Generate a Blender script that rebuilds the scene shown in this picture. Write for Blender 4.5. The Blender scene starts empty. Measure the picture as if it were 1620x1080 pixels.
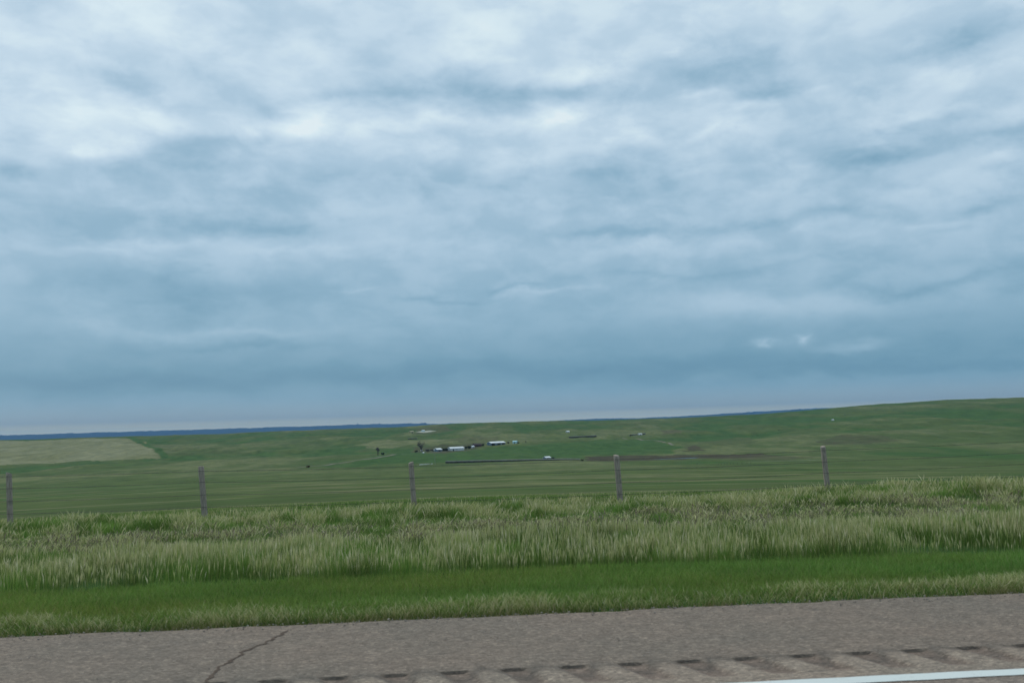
import bpy, bmesh, math, random
import numpy as np
from mathutils import Vector, Matrix, Euler

random.seed(7)
rng = np.random.default_rng(7)
scene = bpy.context.scene
COL = scene.collection

# ------------------------------------------------------------------ camera model
F_PX = 1400.0                      # focal length in pixels of the 1620 px wide photograph
EYE = 1.34
ROLL = math.atan(.0284)
PITCH = math.atan(129 / F_PX * math.cos(ROLL))
YAW = math.radians(4.0)
FWD = np.array([math.sin(YAW) * math.cos(PITCH), math.cos(YAW) * math.cos(PITCH), math.sin(PITCH)])
_r0 = np.array([math.cos(YAW), -math.sin(YAW), 0.0])
_u0 = np.cross(_r0, FWD)
RIGHT = _r0 * math.cos(ROLL) - _u0 * math.sin(ROLL)
UP = _u0 * math.cos(ROLL) + _r0 * math.sin(ROLL)


def ray(px, py):
    d = FWD + RIGHT * ((px - 810) / F_PX) + UP * ((540 - py) / F_PX)
    return d / np.linalg.norm(d)


def on_z(px, py, z=0.0):
    d = ray(px, py)
    t = (z - EYE) / d[2]
    return d * t + np.array([0, 0, EYE])


def on_y(px, py, y):
    d = ray(px, py)
    return d * (y / d[1]) + np.array([0, 0, EYE])


# ------------------------------------------------------------------ vectorised noise
def _hash(ix, iy, seed):
    h = (ix.astype(np.int64) * 374761393 + iy.astype(np.int64) * 668265263 + seed * 974634777) & 0xffffffff
    h = ((h ^ (h >> 13)) * 1274126177) & 0xffffffff
    h = h ^ (h >> 16)
    return (h & 0xffff) / 65535.0


def vnoise(x, y, seed=0):
    x = np.asarray(x, float); y = np.asarray(y, float)
    ix = np.floor(x); iy = np.floor(y)
    fx = x - ix; fy = y - iy
    fx = fx * fx * fx * (fx * (fx * 6 - 15) + 10); fy = fy * fy * fy * (fy * (fy * 6 - 15) + 10)
    a = _hash(ix, iy, seed); b = _hash(ix + 1, iy, seed); c = _hash(ix, iy + 1, seed); d = _hash(ix + 1, iy + 1, seed)
    return (a * (1 - fx) + b * fx) * (1 - fy) + (c * (1 - fx) + d * fx) * fy


def fbm(x, y, seed=0, octv=4, gain=.5):
    s = 0; a = 1; t = 0
    for k in range(octv):
        s = s + a * vnoise(x * 2 ** k + 17.3 * k, y * 2 ** k + 9.1 * k, seed + k)
        t += a; a *= gain
    return s / t        # 0..1


def sstep(a, b, x):
    t = np.clip((np.asarray(x, float) - a) / (b - a), 0, 1)
    return t * t * (3 - 2 * t)


# ------------------------------------------------------------------ land surface
PX = np.array([-900, -300, 0, 160, 320, 500, 620, 700, 760, 860, 960, 1080, 1200, 1300, 1400, 1500, 1620, 1900, 2600], float)
SK = np.array([-2, -2, -3, -4, -4.5, -2, -1.2, 1, 1.6, .8, .4, 1, 3, 7.5, 12.5, 14.5, 14.6, 12, 4], float)
AZ_K = np.array([math.atan2(*(ray(p, 669)[:2])) for p in PX])
RK = np.log(np.array([30, 60, 100, 200, 400, 700, 1000, 1400, 1800, 2300, 2800.]))
DK = np.array([120, 113, 106, 96, 84, 72, 61, 42, 27, 12, 0.])
ROAD_EDGE = 6.4


def verge(X, Y):
    z = np.interp(Y, [-1e9, -40, -16, -12, ROAD_EDGE - .05, ROAD_EDGE + .1, 7, 9, 12.3, 15, 18, 22, 26, 30],
                  [-3, -3, -.6, -.06, -.06, -.03, -.05, -.15, -.36, -.44, -.60, -.88, -1.10, -1.30])
    w = sstep(9, 22, Y)
    z = z + w * .17 * sstep(2, 11, X) - w * .03 * sstep(-14, -4, X) * 0
    z = z + w * (fbm(X / 3.1, Y / 2.3, 5, 3) - .5) * .22
    return z


def far(X, Y):
    R = np.hypot(X, Y) + 1e-6
    A = np.arctan2(X, Y)
    lr = np.log(np.maximum(R, 30))
    dy = np.interp(lr, RK, DK)
    s = np.interp(A, AZ_K, SK)
    w = sstep(math.log(900), math.log(2800), lr)
    dy = dy - w * s
    z = EYE - R * dy / F_PX
    # long rolling folds
    amp = np.interp(R, [30, 150, 400, 1000, 1500, 1900, 2400, 2700, 3200, 6000], [.0, .25, 1.2, 2.6, 7., 10., 8.0, 3.0, 4, 8])
    n = fbm(X / 420 + 3.2, Y / 300 + 1.1, 21, 4, .5) - .5
    n2 = 1 - 2 * np.abs(fbm(X / 260, Y / 190, 31, 3, .5) - .5) * 2
    n3 = 1 - 2 * np.abs(fbm(X / 150 - .25 * Y / 300, Y / 620 + 5, 59, 4, .55) - .5) * 2
    z = z + amp * (1.5 * n + .5 * (n2 - .6) + .65 * sstep(700, 1300, R) * (n3 - .62))
    # behind the crest the land falls away to a broad plain
    b = sstep(2850, 6500, R)
    z = z * (1 - b) + b * (-110 + 10 * (fbm(X / 3000, Y / 3000, 41, 3) - .5))
    return z


def H(X, Y):
    X = np.asarray(X, float); Y = np.asarray(Y, float)
    R = np.hypot(X, Y)
    v = verge(X, Y)
    f = far(X, np.abs(Y))
    w = sstep(24, 34, np.where(Y > 0, Y * .9 + .1 * R, -Y * .5))
    w = np.maximum(w, sstep(60, 140, R) * sstep(12, 30, np.abs(Y)))
    return v * (1 - w) + f * w


def hit(px, py, r0=26.0, r1=6000.0):
    """point of the land seen through a pixel of the photograph"""
    d = ray(px, py)
    ts = np.exp(np.linspace(math.log(r0), math.log(r1), 6000))
    P = d[None, :] * ts[:, None]
    below = (P[:, 2] + EYE) <= H(P[:, 0], P[:, 1])
    k = int(np.argmax(below)) if below.any() else len(ts) - 1
    p = P[k]
    return np.array([p[0], p[1], float(H(p[0], p[1]))])


def scale_at(p):
    return math.hypot(p[0], p[1]) / F_PX      # metres per photo pixel


# ------------------------------------------------------------------ node helpers
def new_mat(name):
    m = bpy.data.materials.new(name); m.use_nodes = True
    nt = m.node_tree; nt.nodes.clear()
    out = nt.nodes.new('ShaderNodeOutputMaterial')
    bs = nt.nodes.new('ShaderNodeBsdfPrincipled')
    nt.links.new(bs.outputs[0], out.inputs[0])
    bs.inputs['Roughness'].default_value = .9
    bs.inputs['Specular IOR Level'].default_value = .2
    return m, nt, bs


def node(nt, t, **kw):
    n = nt.nodes.new(t)
    for k, v in kw.items():
        setattr(n, k, v)
    return n


def setin(nt, sock, v):
    if isinstance(v, bpy.types.NodeSocket):
        nt.links.new(v, sock)
    elif v is not None:
        sock.default_value = v


def M(nt, op, a, b=None, c=None, clamp=False):
    n = node(nt, 'ShaderNodeMath', operation=op, use_clamp=clamp)
    setin(nt, n.inputs[0], a); setin(nt, n.inputs[1], b); setin(nt, n.inputs[2], c)
    return n.outputs[0]


def VM(nt, op, a, b=None, c=None, out=0):
    n = node(nt, 'ShaderNodeVectorMath', operation=op)
    setin(nt, n.inputs[0], a); setin(nt, n.inputs[1], b); setin(nt, n.inputs[2], c)
    return n.outputs[out]


def NOISE(nt, vec, scale, detail=4, rough=.5, dist=0, color=False):
    n = node(nt, 'ShaderNodeTexNoise')
    setin(nt, n.inputs['Vector'], vec)
    n.inputs['Scale'].default_value = scale; n.inputs['Detail'].default_value = detail
    n.inputs['Roughness'].default_value = rough; n.inputs['Distortion'].default_value = dist
    return n.outputs[1 if color else 0]


def MIX(nt, fac, a, b, blend='MIX'):
    n = node(nt, 'ShaderNodeMix', data_type='RGBA', blend_type=blend)
    setin(nt, n.inputs[0], fac); setin(nt, n.inputs[6], a); setin(nt, n.inputs[7], b)
    return n.outputs[2]


def RAMP(nt, fac, stops, interp='LINEAR'):
    n = node(nt, 'ShaderNodeValToRGB')
    r = n.color_ramp; r.interpolation = interp
    while len(r.elements) < len(stops):
        r.elements.new(.5)
    for e, (p, c) in zip(r.elements, stops):
        e.position = p; e.color = (*c, 1) if len(c) == 3 else c
    setin(nt, n.inputs[0], fac)
    return n.outputs[0]


def SM(nt, v, a, b):
    n = node(nt, 'ShaderNodeMapRange', interpolation_type='SMOOTHSTEP')
    setin(nt, n.inputs[0], v); n.inputs[1].default_value = a; n.inputs[2].default_value = b
    return n.outputs[0]


def noisy_mat(name, c1, c2, scale=3.0, rough=.85, bump=0.0, stretch=None, detail=4, spec=.2, metal=0):
    m, nt, bs = new_mat(name)
    tc = node(nt, 'ShaderNodeTexCoord')
    v = tc.outputs['Object']
    if stretch:
        v = VM(nt, 'MULTIPLY', v, stretch)
    n = NOISE(nt, v, scale, detail)
    c = RAMP(nt, n, [(.3, c1), (.7, c2)])
    nt.links.new(c, bs.inputs['Base Color'])
    bs.inputs['Roughness'].default_value = rough
    bs.inputs['Specular IOR Level'].default_value = spec
    bs.inputs['Metallic'].default_value = metal
    if bump:
        b = node(nt, 'ShaderNodeBump'); b.inputs['Strength'].default_value = bump; b.inputs['Distance'].default_value = .02
        nt.links.new(n, b.inputs['Height']); nt.links.new(b.outputs[0], bs.inputs['Normal'])
    return m


# ------------------------------------------------------------------ object helpers
def tag(o, label=None, cat=None, group=None, kind=None):
    if label: o['label'] = label
    if cat: o['category'] = cat
    if group: o['group'] = group
    if kind: o['kind'] = kind
    return o


def empty(name, loc, rz=0.0):
    o = bpy.data.objects.new(name, None); COL.objects.link(o)
    o.location = loc; o.rotation_euler = (0, 0, rz); o.empty_display_size = .5
    return o


def link(name, me, parent=None, mats=()):
    o = bpy.data.objects.new(name, me); COL.objects.link(o)
    for m in mats:
        me.materials.append(m)
    if parent: o.parent = parent
    return o


def from_bm(name, bm, mat, parent=None, smooth=False):
    me = bpy.data.meshes.new(name); bmesh.ops.recalc_face_normals(bm, faces=bm.faces)
    bm.to_mesh(me); bm.free()
    if smooth:
        me.polygons.foreach_set('use_smooth', [True] * len(me.polygons))
    return link(name, me, parent, [mat] if mat else [])


def np_mesh(name, V, Fc, smooth=False):
    """V (n,3), Fc (m,k) constant face size"""
    me = bpy.data.meshes.new(name)
    V = np.asarray(V, np.float32); Fc = np.asarray(Fc, np.int32)
    m, k = Fc.shape
    me.vertices.add(len(V)); me.vertices.foreach_set('co', V.ravel())
    me.loops.add(m * k); me.loops.foreach_set('vertex_index', Fc.ravel())
    me.polygons.add(m); me.polygons.foreach_set('loop_start', np.arange(0, m * k, k, dtype=np.int32))
    if smooth: me.polygons.foreach_set('use_smooth', np.ones(m, bool))
    me.update(calc_edges=True); me.validate()
    return me


def set_color(me, name, C):
    a = me.color_attributes.new(name, 'FLOAT_COLOR', 'POINT')
    C4 = np.ones((len(C), 4), np.float32); C4[:, :3] = C
    a.data.foreach_set('color', C4.ravel())


def grid_faces(nu, nv):
    i = np.arange(nu - 1)[:, None] * nv + np.arange(nv - 1)[None, :]
    return np.stack([i, i + nv, i + nv + 1, i + 1], -1).reshape(-1, 4)


def box(bm, c, s, rz=0.0, M4=None):
    r = bmesh.ops.create_cube(bm, size=1)
    bmesh.ops.scale(bm, vec=s, verts=r['verts'])
    if rz: bmesh.ops.rotate(bm, cent=(0, 0, 0), matrix=Matrix.Rotation(rz, 3, 'Z'), verts=r['verts'])
    bmesh.ops.translate(bm, vec=c, verts=r['verts'])
    return r['verts']


def tube(bm, pts, rads, n=6):
    """tapered tube through points"""
    rings = []
    for i, p in enumerate(pts):
        a = Vector(pts[max(i - 1, 0)]); b = Vector(pts[min(i + 1, len(pts) - 1)])
        d = (b - a).normalized()
        q = d.to_track_quat('Z', 'Y')
        rings.append([bm.verts.new(Vector(p) + q @ Vector((math.cos(t) * rads[i], math.sin(t) * rads[i], 0)))
                      for t in [2 * math.pi * k / n for k in range(n)]])
    for r0, r1 in zip(rings, rings[1:]):
        for k in range(n):
            bm.faces.new((r0[k], r0[(k + 1) % n], r1[(k + 1) % n], r1[k]))
    bm.faces.new(rings[0][::-1]); bm.faces.new(rings[-1])


# ------------------------------------------------------------------ polygons of ground cover, in world XY
def inside(X, Y, poly):
    r = np.zeros(X.shape, bool)
    n = len(poly)
    for i in range(n):
        x1, y1 = poly[i]; x2, y2 = poly[(i + 1) % n]
        c = ((y1 > Y) != (y2 > Y)) & (X < (x2 - x1) * (Y - y1) / (y2 - y1 + 1e-12) + x1)
        r ^= c
    return r


def px_poly(pts):
    return [tuple(hit(x, y)[:2]) for x, y in pts]


# ================================================================== GROUND
def build_ground():
    az_f = np.radians(np.arange(-50, 58.01, .11))
    az_b = np.radians(np.arange(62, 308, 4.0))
    az = np.concatenate([az_f, az_b, [az_f[0] + 2 * math.pi]])
    r = np.concatenate([[.5, 2, 4, 5], np.arange(5.6, 32, .22), np.exp(np.linspace(math.log(32.2), math.log(3400), 700)),
                        np.exp(np.linspace(math.log(3500), math.log(26500), 60))])
    RR, AA = np.meshgrid(r, az, indexing='ij')
    X = RR * np.sin(AA); Y = RR * np.cos(AA)
    Z = H(X, Y)
    V = np.stack([X, Y, Z], -1).reshape(-1, 3)
    me = np_mesh('ground', V, grid_faces(len(r), len(az))[:, ::-1], smooth=True)
    # --- land cover, with hill-fold shading painted in: weights in a colour attribute (r: dry/pale grass, g: bare earth, b: lush green)
    x = X.ravel(); y = Y.ravel(); R = RR.ravel()
    big = fbm(x / 330 + 5, y / 260, 51, 5, .55)
    med = fbm(x / 95, y / 120 + 4, 61, 4, .55)
    rel = fbm(x / 420 + 3.2, y / 300 + 1.1, 21, 4, .5) - .5
    rel2 = 1 - 2 * np.abs(fbm(x / 260, y / 190, 31, 3, .5) - .5) * 2
    long1 = fbm(x / 95 + 2, y / 520 + .3 * x / 300, 57, 5, .6) - .5
    long2 = 1 - 2 * np.abs(fbm(x / 150 - .25 * y / 300, y / 620 + 5, 59, 4, .55) - .5) * 2
    sig = (big - .5) * .6 + (med - .5) * .4 + rel * .9 + (rel2 - .6) * .25 + sstep(500, 1100, R) * (long1 * 1.3 + (long2 - .62) * .5)  # relief terms paint fold shading: darker green dips, paler dry tops
    dry = sstep(0, .42, sig) * .68
    lush = sstep(.04, -.30, sig) * .8
    bare = sstep(.60, .70, fbm(x / 180 + 9, y / 110, 71, 5, .6)) * .35 * sstep(900, 1400, R)
    # nearer pasture: fewer tan tops, narrow bands
    nearw = 1 - sstep(250, 900, R)
    bands = fbm(x / 60 + 3, y / 16, 81, 5, .6)
    bands2 = fbm(x / 200, (y - .2 * x) / 60, 83, 4, .6)
    dry = dry * (1 - nearw) + nearw * (sstep(.51, .65, bands * .65 + bands2 * .35) * .85)
    lush = lush * (1 - nearw) + nearw * sstep(.5, .36, bands2) * .8
    dry = np.where(R < 24, 0, dry); lush = np.where(R < 24, 1.0, lush)
    # ripening field on the left
    def soften(poly, wob=.02):
        w1 = 1 + wob * (fbm(x / 50, y / 50, 91, 3) - .5)
        return inside(x * w1, y * w1, poly)
    w = soften(px_poly([(-330, 702), (0, 697), (120, 694), (200, 692.5), (232, 700), (262, 724), (190, 728), (90, 731), (0, 737), (-330, 745)]))
    field = w & (R > 600)
    tex = .95 + .6 * (fbm(x / 45, y / 110, 95, 4) - .5)
    dry = np.where(field, 1.5 * tex, dry); lush = np.where(field, 0, lush); bare = np.where(field, bare * .2, bare)
    # dark diagonal lane at the edge of that field
    for (p0, p1, wd) in [((205, 690.5), (232, 704), 9), ((232, 704), (270, 724), 7)]:
        a = hit(*p0)[:2]; b = hit(*p1)[:2]
        t = np.clip(((x - a[0]) * (b[0] - a[0]) + (y - a[1]) * (b[1] - a[1])) / ((b - a) @ (b - a)), 0, 1)
        d = np.hypot(x - a[0] - t * (b[0] - a[0]), y - a[1] - t * (b[1] - a[1]))
        k = sstep(wd * 1.6, wd * .6, d)
        lush = np.maximum(lush, k); dry *= 1 - k * .9
    def patch(pts, val_dry, val_bare, val_lush, mix=.85, sc=30):
        nonlocal dry, bare, lush
        m = inside(x + 14 * (fbm(x / sc, y / sc, 33, 3) - .5), y + 60 * (fbm(x / sc, y / sc / 2, 34, 3) - .5), px_poly(pts)) * mix
        m = m * (.7 + .6 * fbm(x / 25, y / 60, 35, 3)); m = np.clip(m, 0, 1)
        dry = dry * (1 - m) + val_dry * m; bare = bare * (1 - m) + val_bare * m; lush = lush * (1 - m) + val_lush * m
    patch([(925, 722.5), (1060, 719.5), (1210, 717.5), (1240, 721), (1180, 724), (1050, 727.5), (925, 728.5)], .1, 1.05, 0, 1)
    patch([(1200, 719), (1290, 723), (1250, 728), (1120, 727)], .6, .7, 0, .8)
    patch([(1082, 713), (1088, 705), (1100, 703), (1112, 707), (1110, 713)], .3, .95, 0, .95, 12)
    patch([(1110, 712), (1100, 700), (1140, 695), (1190, 692), (1200, 700), (1140, 703)], .35, .45, 0, .8)
    patch([(1290, 697), (1330, 687), (1400, 689), (1430, 697), (1380, 702), (1300, 704)], .35, .7, 0, .8)
    patch([(1046, 681), (1078, 679), (1078, 684), (1046, 687)], .8, .7, 0, .9)
    patch([(560, 704), (600, 696), (690, 693), (700, 697), (640, 705), (590, 709)], 1.0, .15, 0, .8)
    patch([(700, 697), (735, 689), (790, 692), (790, 698), (740, 702)], .6, .6, 0, .8)
    patch([(650, 716), (655, 708), (700, 704), (770, 699), (764, 705), (740, 712), (700, 716)], .15, .75, .0, .9, 20)
    patch([(700, 718), (770, 706), (860, 702), (1010, 697), (1080, 706), (1060, 717), (930, 720), (700, 729)], .12, 0, .95, .85)
    patch([(560, 731), (640, 718), (700, 717), (700, 731)], .05, 0, 1.0, .8)
    patch([(660, 677), (700, 673), (720, 680), (690, 686), (655, 687)], .6, .75, 0, .7)
    set_color(me, 'cover', np.stack([dry, bare, lush], -1))
    m, nt, bs = new_mat('prairie_grass')
    at = node(nt, 'ShaderNodeVertexColor', layer_name='cover')
    sep = node(nt, 'ShaderNodeSeparateColor'); nt.links.new(at.outputs[0], sep.inputs[0])
    tc = node(nt, 'ShaderNodeTexCoord'); P = tc.outputs['Object']
    n0 = NOISE(nt, VM(nt, 'MULTIPLY', P, (1, .4, 1)), .05, 7, .68, .6); n1 = NOISE(nt, P, .012, 6, .6); n2 = NOISE(nt, P, .11, 5, .6); n3 = NOISE(nt, P, 1.3, 5, .65); n4 = NOISE(nt, P, 14, 3, .6)
    g = MIX(nt, SM(nt, n1, .3, .7), (.086, .126, .044, 1), (.110, .150, .053, 1))
    g = MIX(nt, SM(nt, sep.outputs[2], 0, 1), g, (.060, .126, .036, 1))
    # grass blends seen as fine flecks
    g = MIX(nt, M(nt, 'MULTIPLY', SM(nt, n3, .5, .75), .5), g, (.155, .185, .100, 1))
    dn = M(nt, 'ADD', sep.outputs[0], M(nt, 'MULTIPLY', M(nt, 'SUBTRACT', n2, .5), 1.5))
    dn = M(nt, 'MULTIPLY', SM(nt, dn, .1, 1.2), .8)
    c = MIX(nt, dn, g, (.228, .228, .122, 1))
    c = MIX(nt, M(nt, 'MULTIPLY', SM(nt, sep.outputs[0], 1.05, 1.7), .9), c, (.27, .27, .165, 1))
    en = M(nt, 'ADD', sep.outputs[1], M(nt, 'MULTIPLY', M(nt, 'SUBTRACT', n2, .5), .7))
    c = MIX(nt, M(nt, 'MULTIPLY', SM(nt, en, .1, 1.1), .85), c, (.085, .068, .052, 1))
    c = MIX(nt, .50, c, RAMP(nt, n0, [(.34, (.26, .30, .27)), (.5, (.5, .5, .5)), (.66, (.76, .72, .68))]), 'OVERLAY')
    c = MIX(nt, .30, c, MIX(nt, n4, (.02, .045, .015, 1), (.2, .24, .13, 1)), 'OVERLAY')
    nt.links.new(c, bs.inputs['Base Color']); bs.inputs['Roughness'].default_value = 1; bs.inputs['Specular IOR Level'].default_value = .05
    b = node(nt, 'ShaderNodeBump'); b.inputs['Strength'].default_value = .6; b.inputs['Distance'].default_value = .12
    nt.links.new(M(nt, 'ADD', n3, n4), b.inputs['Height']); nt.links.new(b.outputs[0], bs.inputs['Normal'])
    o = link('ground', me, None, [m]); tag(o, kind='structure')
    return o


# ribbons laid on the land: lanes, tracks
def ribbon(name, pxs, width, mat, lift=.12, label=None, cat=None):
    P = [hit(*p) for p in pxs]
    pts = []
    for a, b in zip(P, P[1:]):
        n = max(2, int(np.hypot(*(b - a)[:2]) / 6))
        for k in range(n):
            pts.append(a[:2] + (b - a)[:2] * k / n)
    pts.append(P[-1][:2]); pts = np.array(pts)
    for _ in range(3):
        pts[1:-1] = (pts[:-2] + 2 * pts[1:-1] + pts[2:]) / 4
    t = np.gradient(pts, axis=0); t /= np.linalg.norm(t, axis=1)[:, None] + 1e-9
    nrm = np.stack([-t[:, 1], t[:, 0]], -1)
    rows = []
    for s in (-.5, -.17, .17, .5):
        w = width * (1 + .25 * (fbm(np.arange(len(pts)) / 4., np.full(len(pts), s * 9), 3, 2) - .5))
        q = pts + nrm * (w * s)[:, None]
        rows.append(np.stack([q[:, 0], q[:, 1], H(q[:, 0], q[:, 1]) + lift], -1))
    V = np.stack(rows, 1).reshape(-1, 3)
    me = np_mesh(name, V, grid_faces(len(pts), 4), smooth=True)
    o = link(name, me, None, [mat]); tag(o, label, cat, kind='structure')
    return o


# ================================================================== ROAD
Y_RUM0, Y_RUM1, Y_LINE0, Y_LINE1 = 4.64, 5.0, 4.425, 4.53
PER = .325; X_RUM = float(on_z(718, 1064)[0])


def asphalt_nodes(nt, bs, base, attr=None):
    tc = node(nt, 'ShaderNodeTexCoord'); P = tc.outputs['Object']
    S = VM(nt, 'MULTIPLY', P, (.5, 1, 1))
    n1 = NOISE(nt, S, 130, 3, .7); n2 = NOISE(nt, P, 9, 5, .6); n3 = NOISE(nt, P, .9, 4, .6)
    vo = node(nt, 'ShaderNodeTexVoronoi'); nt.links.new(S, vo.inputs['Vector']); vo.inputs['Scale'].default_value = 95
    vs = node(nt, 'ShaderNodeSeparateColor'); nt.links.new(vo.outputs['Color'], vs.inputs[0])
    c = base
    if attr:
        a = node(nt, 'ShaderNodeVertexColor', layer_name=attr); c = a.outputs[0]
    c = MIX(nt, .55, c, RAMP(nt, n2, [(.25, (.36, .35, .34)), (.75, (.66, .64, .62))]), 'OVERLAY')
    c = MIX(nt, .45, c, RAMP(nt, n3, [(.3, (.42, .43, .43)), (.7, (.64, .56, .53))]), 'OVERLAY')
    stone = RAMP(nt, vs.outputs[0], [(0, (.25, .24, .23)), (.5, (.5, .49, .48)), (.85, (.62, .60, .57)), (1, (.97, .95, .9))])
    c = MIX(nt, .62, c, stone, 'OVERLAY')
    c = MIX(nt, .5, c, RAMP(nt, n1, [(.3, (.25, .25, .25)), (.7, (.75, .74, .72))]), 'OVERLAY')
    # little oil and rubber marks
    c = MIX(nt, M(nt, 'MULTIPLY', SM(nt, NOISE(nt, VM(nt, 'MULTIPLY', P, (1, 4, 1)), 3.5, 3), .66, .74), .45), c, (.07, .065, .06, 1))
    nt.links.new(c, bs.inputs['Base Color'])
    b = node(nt, 'ShaderNodeBump'); b.inputs['Strength'].default_value = .7; b.inputs['Distance'].default_value = .006
    nt.links.new(M(nt, 'ADD', n1, vo.outputs['Distance']), b.inputs['Height']); nt.links.new(b.outputs[0], bs.inputs['Normal'])
    bs.inputs['Roughness'].default_value = .92


def build_road():
    # lane
    m, nt, bs = new_mat('worn_pavement'); asphalt_nodes(nt, bs, (.235, .20, .175, 1))
    xs = np.array([-600, -60, -12, 0, 12, 60, 600.]); ys = np.array([-11, -6, 0, 3, 4.3, Y_RUM0 - .08])
    XX, YY = np.meshgrid(xs, ys, indexing='ij')
    me = np_mesh('road', np.stack([XX, YY, 0 * XX], -1).reshape(-1, 3), grid_faces(len(xs), len(ys)))
    o = link('road', me, None, [m]); tag(o, kind='structure')
    # shoulder with the milled grooves
    xf = np.arange(-7, 9, .0125)
    xs = np.concatenate([[-600, -200, -60, -25, -12], xf, [12, 25, 60, 200, 600]])
    ys = np.concatenate([np.linspace(Y_RUM0 - .08, Y_RUM0, 5), np.linspace(Y_RUM0 + .02, Y_RUM1 - .012, 20), [Y_RUM1 - .006, Y_RUM1, Y_RUM1 + .01],
                         np.linspace(5.06, 6.2, 16), [6.28, 6.34, 6.4, 6.43]])
    XX, YY = np.meshgrid(xs, ys, indexing='ij')
    edge = (fbm(XX / .35, XX * 0 + .5, 11, 4) - .5) * .10
    YYe = YY + edge * sstep(6.1, 6.4, YY)
    ph = (XX - X_RUM + .35 * (YY - Y_RUM1)) / PER
    prof = .5 + .5 * np.cos(2 * math.pi * ph)
    groove = sstep(.38, .82, prof + .10 * (fbm(XX * 14, YY * 14, 8, 3) - .5))
    inz = sstep(Y_RUM0 - .01, Y_RUM0 + .10, YY) * (YY < Y_RUM1 - .003)
    Z = -.014 * groove * inz - .0025 * sstep(5.0, 5.06, YY) * 0
    Z = Z - .03 * sstep(6.35, 6.43, YY) - .004 * (YY - 4.6) * 0
    Z = np.where((XX < -7) | (XX > 9), np.where(YY > 6.41, -.03, 0), Z)
    me = np_mesh('shoulder', np.stack([XX, YYe, Z], -1).reshape(-1, 3), grid_faces(len(xs), len(ys)), smooth=False)
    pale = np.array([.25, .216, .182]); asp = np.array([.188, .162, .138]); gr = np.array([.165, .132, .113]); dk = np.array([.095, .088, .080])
    n = fbm(XX * 5, YY * 9, 19, 3) - .5
    wp = sstep(4.93, 4.78, YY + .09 * (prof * 2 - 1) + .05 * n)
    C = asp[None, None] * (1 - wp[..., None]) + pale[None, None] * wp[..., None]
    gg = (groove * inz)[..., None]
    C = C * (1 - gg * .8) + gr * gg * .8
    # dark rim between dark shoulder and pale joint
    rim = (np.exp(-((YY + .09 * (prof * 2 - 1) - 4.93) / .05) ** 2) * .55)[..., None]
    C = C * (1 - rim) + dk * rim
    wall_shade = (sstep(.25, 1.0, prof + .25 * (fbm(XX * 9, XX * 0, 44, 2) - .5)) * ((YY > 4.986) & (YY < 5.0005)) * .8)[..., None]  # shade of each groove's far wall, painted into the colour
    C = C * (1 - wall_shade) + dk * .75 * wall_shade
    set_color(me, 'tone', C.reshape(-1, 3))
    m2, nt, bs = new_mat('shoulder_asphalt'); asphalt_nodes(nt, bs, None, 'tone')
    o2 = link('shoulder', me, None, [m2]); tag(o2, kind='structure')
    # painted edge line
    mw, nt, bs = new_mat('road_paint')
    tc = node(nt, 'ShaderNodeTexCoord'); P = tc.outputs['Object']
    n = NOISE(nt, P, 60, 5, .7); n2_ = NOISE(nt, P, 6, 4, .6)
    wear = SM(nt, M(nt, 'ADD', M(nt, 'MULTIPLY', n, .6), M(nt, 'MULTIPLY', n2_, .4)), .54, .70)
    nt.links.new(MIX(nt, wear, (.62, .66, .64, 1), (.42, .43, .40, 1)), bs.inputs['Base Color'])
    bs.inputs['Roughness'].default_value = .7
    xs = np.concatenate([[-600, -60], np.arange(-8, 10, .05), [60, 600]])
    e0 = (fbm(xs * 6, xs * 0, 2, 3) - .5) * .012; e1 = (fbm(xs * 6, xs * 0 + 5, 4, 3) - .5) * .012
    V = np.stack([np.stack([xs, Y_LINE0 + e0, xs * 0 + .004], -1), np.stack([xs, Y_LINE1 + e1, xs * 0 + .004], -1)], 1).reshape(-1, 3)
    ol = link('edge_line', np_mesh('edge_line', V, grid_faces(len(xs), 2)), None, [mw]); tag(ol, kind='structure')
    # crack across the shoulder
    mc = noisy_mat('crack_fill', (.075, .052, .040), (.13, .098, .075), 30, .95)
    pts = []
    ctrl = [(322, 1082), (331, 1073), (350, 1055), (368, 1043), (385, 1030), (400, 1024), (425, 1014), (446, 1002), (455, 996)]
    for a, b in zip(ctrl, ctrl[1:]):
        for k in range(10):
            t = k / 10; pts.append(on_z(a[0] * (1 - t) + b[0] * t, a[1] * (1 - t) + b[1] * t, .003)[:2])
    pts = np.array(pts)
    i = np.arange(len(pts))
    pts += np.stack([(fbm(i / 2.4, i * 0., 5, 4, .6) - .5) * .07, (fbm(i / 3., i * 0. + 9, 6, 3) - .5) * .035], -1)
    t = np.gradient(pts, axis=0); t /= np.linalg.norm(t, axis=1)[:, None]
    nr = np.stack([-t[:, 1], t[:, 0]], -1)
    w = .003 + .016 * fbm(i / 1.6, i * 0. + 3, 9, 4, .65) ** 1.6
    pts[:, 1] = np.maximum(pts[:, 1], 0)
    A = pts + nr * w[:, None]; B = pts - nr * w[:, None]
    V = np.stack([np.c_[A, np.full(len(A), .0035)], np.c_[B, np.full(len(A), .0035)]], 1).reshape(-1, 3)
    oc = link('crack', np_mesh('crack', V, grid_faces(len(pts), 2)), None, [mc]); tag(oc, kind='structure')


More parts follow.
